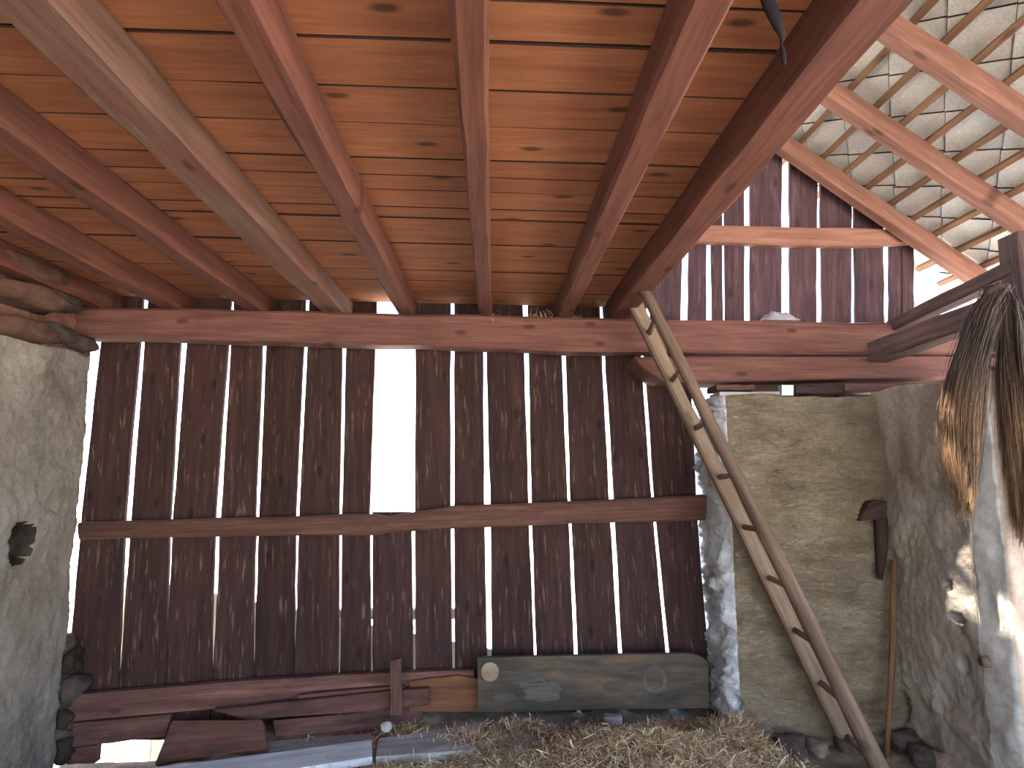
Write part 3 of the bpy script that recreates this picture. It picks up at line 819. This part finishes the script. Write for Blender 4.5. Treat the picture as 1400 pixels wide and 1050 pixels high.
# flat things on the floor
def flat(name, corners, z, th, mat, lab, cat='board', zs=None):
    if not zs and not isinstance(z, tuple): zs = (z,) * 4
    c = [P(x, y, Z=zs[i]) for i, (x, y) in enumerate(corners)]   # far-left, far-right, near-right, near-left
    n = (c[1] - c[0]).cross(c[3] - c[0]).normalized()
    if n.z < 0: n = -n
    o = plank(name, [c[0], c[1]], [c[3], c[2]], n, th, M[mat], None, n=7, rough=0.003, ch=0.004)
    return props(o, lab, cat)
fb('loose_board', [(92, 1024), (131, 1020)], [(92, 1046), (129, 1044)], 3.64, 0.05, 'sill', 'short dark stub of board at the foot of the left wall', n=4)
flat('loose_board', [(236, 985), (356, 983), (366, 1024), (212, 1044)], 0, 0.03, 'sill', 'wide dark panel lying tilted at the lower left', 'panel', zs=(.07, .13, .035, -.07))
flat('loose_board', [(374, 984), (582, 966), (570, 996), (378, 1014)], 0, 0.03, 'sill', 'dark brown board lying flat beyond the grey floor planks', zs=(.06, .10, .03, -.02))
flat('floor_plank', [(365, 1013), (508, 1001), (512, 1013), (362, 1027)], 0, 0.03, 'greyboard', 'narrow grey plank just beyond the pale one', zs=(.0, .05, .05, .0))
flat('floor_plank', [(60, 1068), (508, 1011), (509, 1034), (60, 1100)], 0, 0.035, 'palegrey', 'pale grey plank on the floor at the lower left, brightest of them', zs=(-.06, .075, .07, -.06))
flat('floor_plank', [(518, 1008), (660, 988), (648, 1026), (514, 1034)], 0.07, 0.04, 'greyboard', 'short thick grey plank half buried in hay')
flat('floor_plank', [(662, 1010), (742, 1004), (752, 1022), (664, 1030)], 0.05, 0.03, 'greyboard', 'small grey plank showing through the hay right of the thick one')
flat('concrete_slab', [(852, 970), (974, 966), (982, 1004), (856, 1004)], 0.05, 0.05, 'slab', 'flat dull slab on the floor in front of the dark panel', 'slab')
o = lump('wood_block', P(838, 984, Z=0.10), (0.10, 0.07, 0.045), M['greyboard'], None, rough=0.1, sub=3, box=0.85, rot=-.2)
props(o, 'small pale wood block lying on the hay by the panel', 'block')
o = lump('pebble', P(927, 1022, Z=0.13), (0.055, 0.04, 0.04), M['stone_white'], None, rough=0.2, sub=3)
props(o, 'small white stone on the hay mound', 'stone')
o = lump('pebble', P(528, 994, Z=0.10), (0.06, 0.05, 0.055), M['stone_white'], None, rough=0.25, sub=3)
props(o, 'whitish stone on the hay beside the stake', 'stone')

# the dark panel with worn rosettes
YH = 3.53
hb = empty('dark_panel', P(810, 968, Y=YH))
props(hb, 'wide dark old panel with pale round marks leaning on the planks', 'panel')
plank('board', [P(653, 899, Y=YH), P(700, 898, Y=YH), P(800, 896, Y=YH), P(900, 894, Y=YH), P(944, 893.5, Y=YH), P(955, 896, Y=YH), P(968, 903, Y=YH)],
      [P(653, 974, Y=YH), P(700, 974, Y=YH), P(800, 971, Y=YH), P(900, 969.5, Y=YH), P(944, 969, Y=YH), P(955, 969, Y=YH), P(970, 969, Y=YH)], FRONT, 0.03, M['panel'], hb, n=7, rough=0.0005)
def disc(name, px, py, rx, ry, mat, th=0.003, inner=0.0, wobble=0.0):
    c = P(px, py, Y=YH - 0.001); k = F / (c - CAM).dot(_f)
    V = []; Fc = []; n = 28
    for z in (0, th):
        for i in range(n):
            a = 2 * math.pi * i / n; w = 1 + wobble * noise.noise(Vector((px, math.cos(a) * 2, math.sin(a) * 2)))
            V.append((rx / k * w * math.cos(a), ry / k * w * math.sin(a), z))
    if inner:
        for z in (0, th):
            for i in range(n):
                a = 2 * math.pi * i / n; V.append((rx / k * inner * math.cos(a), ry / k * inner * math.sin(a), z))
        for i in range(n):
            j = (i + 1) % n
            Fc += [(n + i, n + j, 3 * n + j, 3 * n + i), (i, j, n + j, n + i), (3 * n + i, 3 * n + j, 2 * n + j, 2 * n + i)]
    else:
        Fc = [tuple(range(n, 2 * n))] + [(i, (i + 1) % n, n + (i + 1) % n, n + i) for i in range(n)]
    Mx = frame(Vector((1, 0, 0)), FRONT, c)
    return link(name, mesh(name, V, Fc), M[mat], hb, Mx)
disc('round_mark', 670, 918.5, 12, 12.5, 'panelmark')
disc('round_mark', 777, 914, 9.5, 9, 'panelmark2')
disc('ring_mark', 895, 929, 17, 18, 'panelmark2', inner=0.68)
disc('worn_patch', 742, 945, 26, 14, 'panelmark2', th=0.0015, wobble=0.35)
disc('worn_patch', 724, 930, 20, 10, 'panelmark2', th=0.0015, wobble=0.5)
disc('worn_patch', 842, 938, 19, 8, 'panelmark2', th=0.0015, wobble=0.4)
disc('worn_patch', 690, 954, 16, 5, 'panelmark2', th=0.0015, wobble=0.4)

# ------------------------------------------------------------------ hay
def ground_pt(px, py): return P(px, py, Z=0.05)
MD = []
for px, py, rx, ry, h in [(895, 1050, .36, .16, .17), (800, 1050, .22, .14, .10), (1010, 1016, .13, .16, .12), (788, 978, .20, .08, .12), (700, 985, .25, .10, .05), (560, 985, .22, .08, .05),
                          (700, 1050, .26, .18, .06), (560, 1056, .22, .10, .05), (860, 1010, .24, .10, .06), (960, 1025, .16, .12, .07)]:
    q = ground_pt(px, py); MD.append((q.x, q.y, rx, ry, h))
def hay_h(x, y):
    h = 0.0
    for (mx, my, rx, ry, mh) in MD: h = max(h, mh * math.exp(-((x - mx) / rx) ** 2 - ((y - my) / ry) ** 2)) if mh > .1 else h + 0.6 * mh * math.exp(-((x - mx) / rx) ** 2 - ((y - my) / ry) ** 2)
    h += 0.05 * max(0, min(1, (x + 0.75) / 0.3)) * max(0, min(1, (y - 3.0) / 0.25)) * (0.6 + 0.8 * noise.noise(Vector((x * 4, y * 5, 6))))
    return max(0.0, h)
def density(x, y):
    return min(1, hay_h(x, y) / 0.045)
hx0, hx1, hy0, hy1 = -0.95, 1.50, 2.75, 3.50
hb_me = grid_mesh('hay_base', lin(hx0, hx1, 110), lin(hy0, YQ - 0.04, 44),
    lambda x, y: -0.025 + hay_h(x, y) * (0.85 + 0.3 * noise.noise(Vector((x * 9, y * 9, 0)))) + 0.012 * noise.noise(Vector((x * 26, y * 26, 4))))
hroot = empty('hay', (0.4, 3.2, 0))
props(hroot, 'loose brown hay and straw scattered in mounds on the floor', 'hay', kind='stuff')
link('hay_litter', hb_me, M['hay_base'], hroot, None, True)
HP = [hroot]
def blades(name, n, sampler, lmin, lmax, wmin, wmax, mat, parent, up=0.35):
    V = []; Fc = []
    rs = random.Random(5)
    while n > 0:
        s = sampler(rs)
        if s is None: continue
        x, y, z = s; n -= 1
        L = rs.uniform(lmin, lmax) * rs.uniform(.5, 1); w = rs.uniform(wmin, wmax) / 2
        az = rs.uniform(0, 2 * math.pi); el = rs.gauss(0.08, up)
        d = Vector((math.cos(az) * math.cos(el), math.sin(az) * math.cos(el), math.sin(el)))
        sdv = d.cross(Vector((rs.gauss(0, .5), rs.gauss(0, .5), 1))).normalized() * w
        bend = Vector((rs.gauss(0, 1), rs.gauss(0, 1), rs.gauss(-.3, .8))) * L * 0.16
        b0 = len(V); p = Vector((x, y, z))
        for t in (-0.5, 0.0, 0.5):
            c = p + d * (L * t) + bend * (0.25 - t * t) * 4
            if c.z < 0.004: c.z = 0.004
            V += [c - sdv, c + sdv]
        Fc += [(b0, b0 + 1, b0 + 3, b0 + 2), (b0 + 2, b0 + 3, b0 + 5, b0 + 4)]
    return link(name, mesh(name, V, Fc), mat, parent)
def samp(rs):
    x = rs.uniform(hx0, hx1); y = rs.uniform(hy0, hy1)
    if rs.random() > 0.05 + density(x, y): return None
    if y > YQ - 0.03 and x > XP - 0.09: return None
    return x, y, max(0.006, hay_h(x, y)) + rs.uniform(-0.01, 0.03)
o = blades('hay_blades', 26000, samp, 0.03, 0.13, 0.0016, 0.0038, M['hay'], hroot)
o['kind'] = 'stuff'
o2 = blades('coarse_straw', 700, samp, 0.08, 0.17, 0.004, 0.0055, M['hay'], hroot, up=0.5)
o2['kind'] = 'stuff'

xa, xb = P(640, 432, Y=3.5).x, P(862, 434, Y=3.5).x
def samp2(rs):
    x = rs.uniform(xa, xb)
    if noise.noise(Vector((x * 6, 0, 4))) < -0.05: return None
    return x, rs.uniform(YB + 0.01, YB + 0.12), zj(x) + rs.uniform(0.004, 0.02)
o = blades('hay_wisps', 170, samp2, 0.05, 0.14, 0.0014, 0.0026, M['hay'], None, up=0.6)
props(o, 'wisps of hay caught between tie beam and ceiling', 'hay', kind='stuff')

# ------------------------------------------------------------------ straw hank on the post
YS_ = 2.52
zt = P(1340, 500, Y=YS_).z
sroot = empty('straw_hank', P(1364, 396, Y=YS_))
M['hank'] = fibres('hank_fibres', [(0.0, srgb(74, 54, 44)), (0.6, srgb(112, 86, 66)), (1.0, srgb(168, 138, 102))],
                   along=(zt - sroot.location.z - 0.12, zt - sroot.location.z + 0.10, DARKF))
props(sroot, 'two-tailed hank of dark and golden straw hung from the post', 'straw hank')
def tail(name, spine, n, seed):
    rs = random.Random(seed); V = []; Fc = []
    sp = [(P(px, py, Y=YS_), w / F * YS_) for px, py, w in spine]
    m = len(sp)
    clumps = []
    for _ in range(34):
        a = rs.uniform(0, 2 * math.pi); r = math.sqrt(rs.random())
        clumps.append((r * math.cos(a), r * math.sin(a), rs.choice((rs.uniform(.5, .75), rs.uniform(.7, .95), rs.uniform(.85, 1.03))), rs.uniform(0, 6), rs.uniform(.004, .016)))
    for _ in range(n):
        cu, cv, e, wv, wa = rs.choice(clumps)
        u = cu + rs.gauss(0, .16); v = cv + rs.gauss(0, .16)
        e = e + rs.gauss(0, .05)
        if rs.random() < .08: u *= 1.35; e *= rs.uniform(.6, 1); wa *= 1.6
        segs = 8; wv += rs.gauss(0, .3); rad = rs.uniform(.0010, .0022)
        prev = len(V)
        for i in range(segs + 1):
            t = min(0.9999 * (m - 1), e * (m - 1) * i / segs); k = int(t); fr = t - k
            c = sp[k][0].lerp(sp[min(k + 1, m - 1)][0], fr); w = sp[k][1] + (sp[min(k + 1, m - 1)][1] - sp[k][1]) * fr
            ov = max(0, e - 1) * i / segs
            q = c + Vector((u * w + wa * math.sin(wv + i * 1.3), v * w * 0.7 + wa * math.cos(wv + i), -ov * .5 + rs.uniform(-.004, .004))) - sroot.location
            rr = rad * (1 - 0.6 * i / segs)
            V += [q + Vector((rr, 0, 0)), q + Vector((-rr * .5, rr * .87, 0)), q + Vector((-rr * .5, -rr * .87, 0))]
            if i:
                b = prev + 3 * (i - 1)
                Fc += [(b, b + 1, b + 4, b + 3), (b + 1, b + 2, b + 5, b + 4), (b + 2, b, b + 3, b + 5)]
    return link(name, mesh(name, V, Fc), M['hank'], sroot, Matrix.Translation(sroot.location))
tail('straw_tail', [(1364, 392, 12), (1346, 425, 18), (1334, 470, 19), (1323, 510, 22), (1314, 560, 24), (1314, 620, 20), (1318, 665, 14), (1318, 695, 10)], 2600, 3)
tail('straw_tail', [(1366, 392, 12), (1380, 425, 16), (1388, 470, 18), (1394, 520, 22), (1400, 580, 24), (1404, 650, 22), (1403, 700, 16), (1400, 748, 10)], 2600, 9)
pole('binding', [P(1348, 400, Y=YS_ - .02), P(1364, 391, Y=YS_ - .03), P(1381, 400, Y=YS_ - .02)], [0.012, 0.020, 0.014], M['darkwood'], sroot, n=8, k=9, rough=0.008)

bpy.context.view_layer.update()
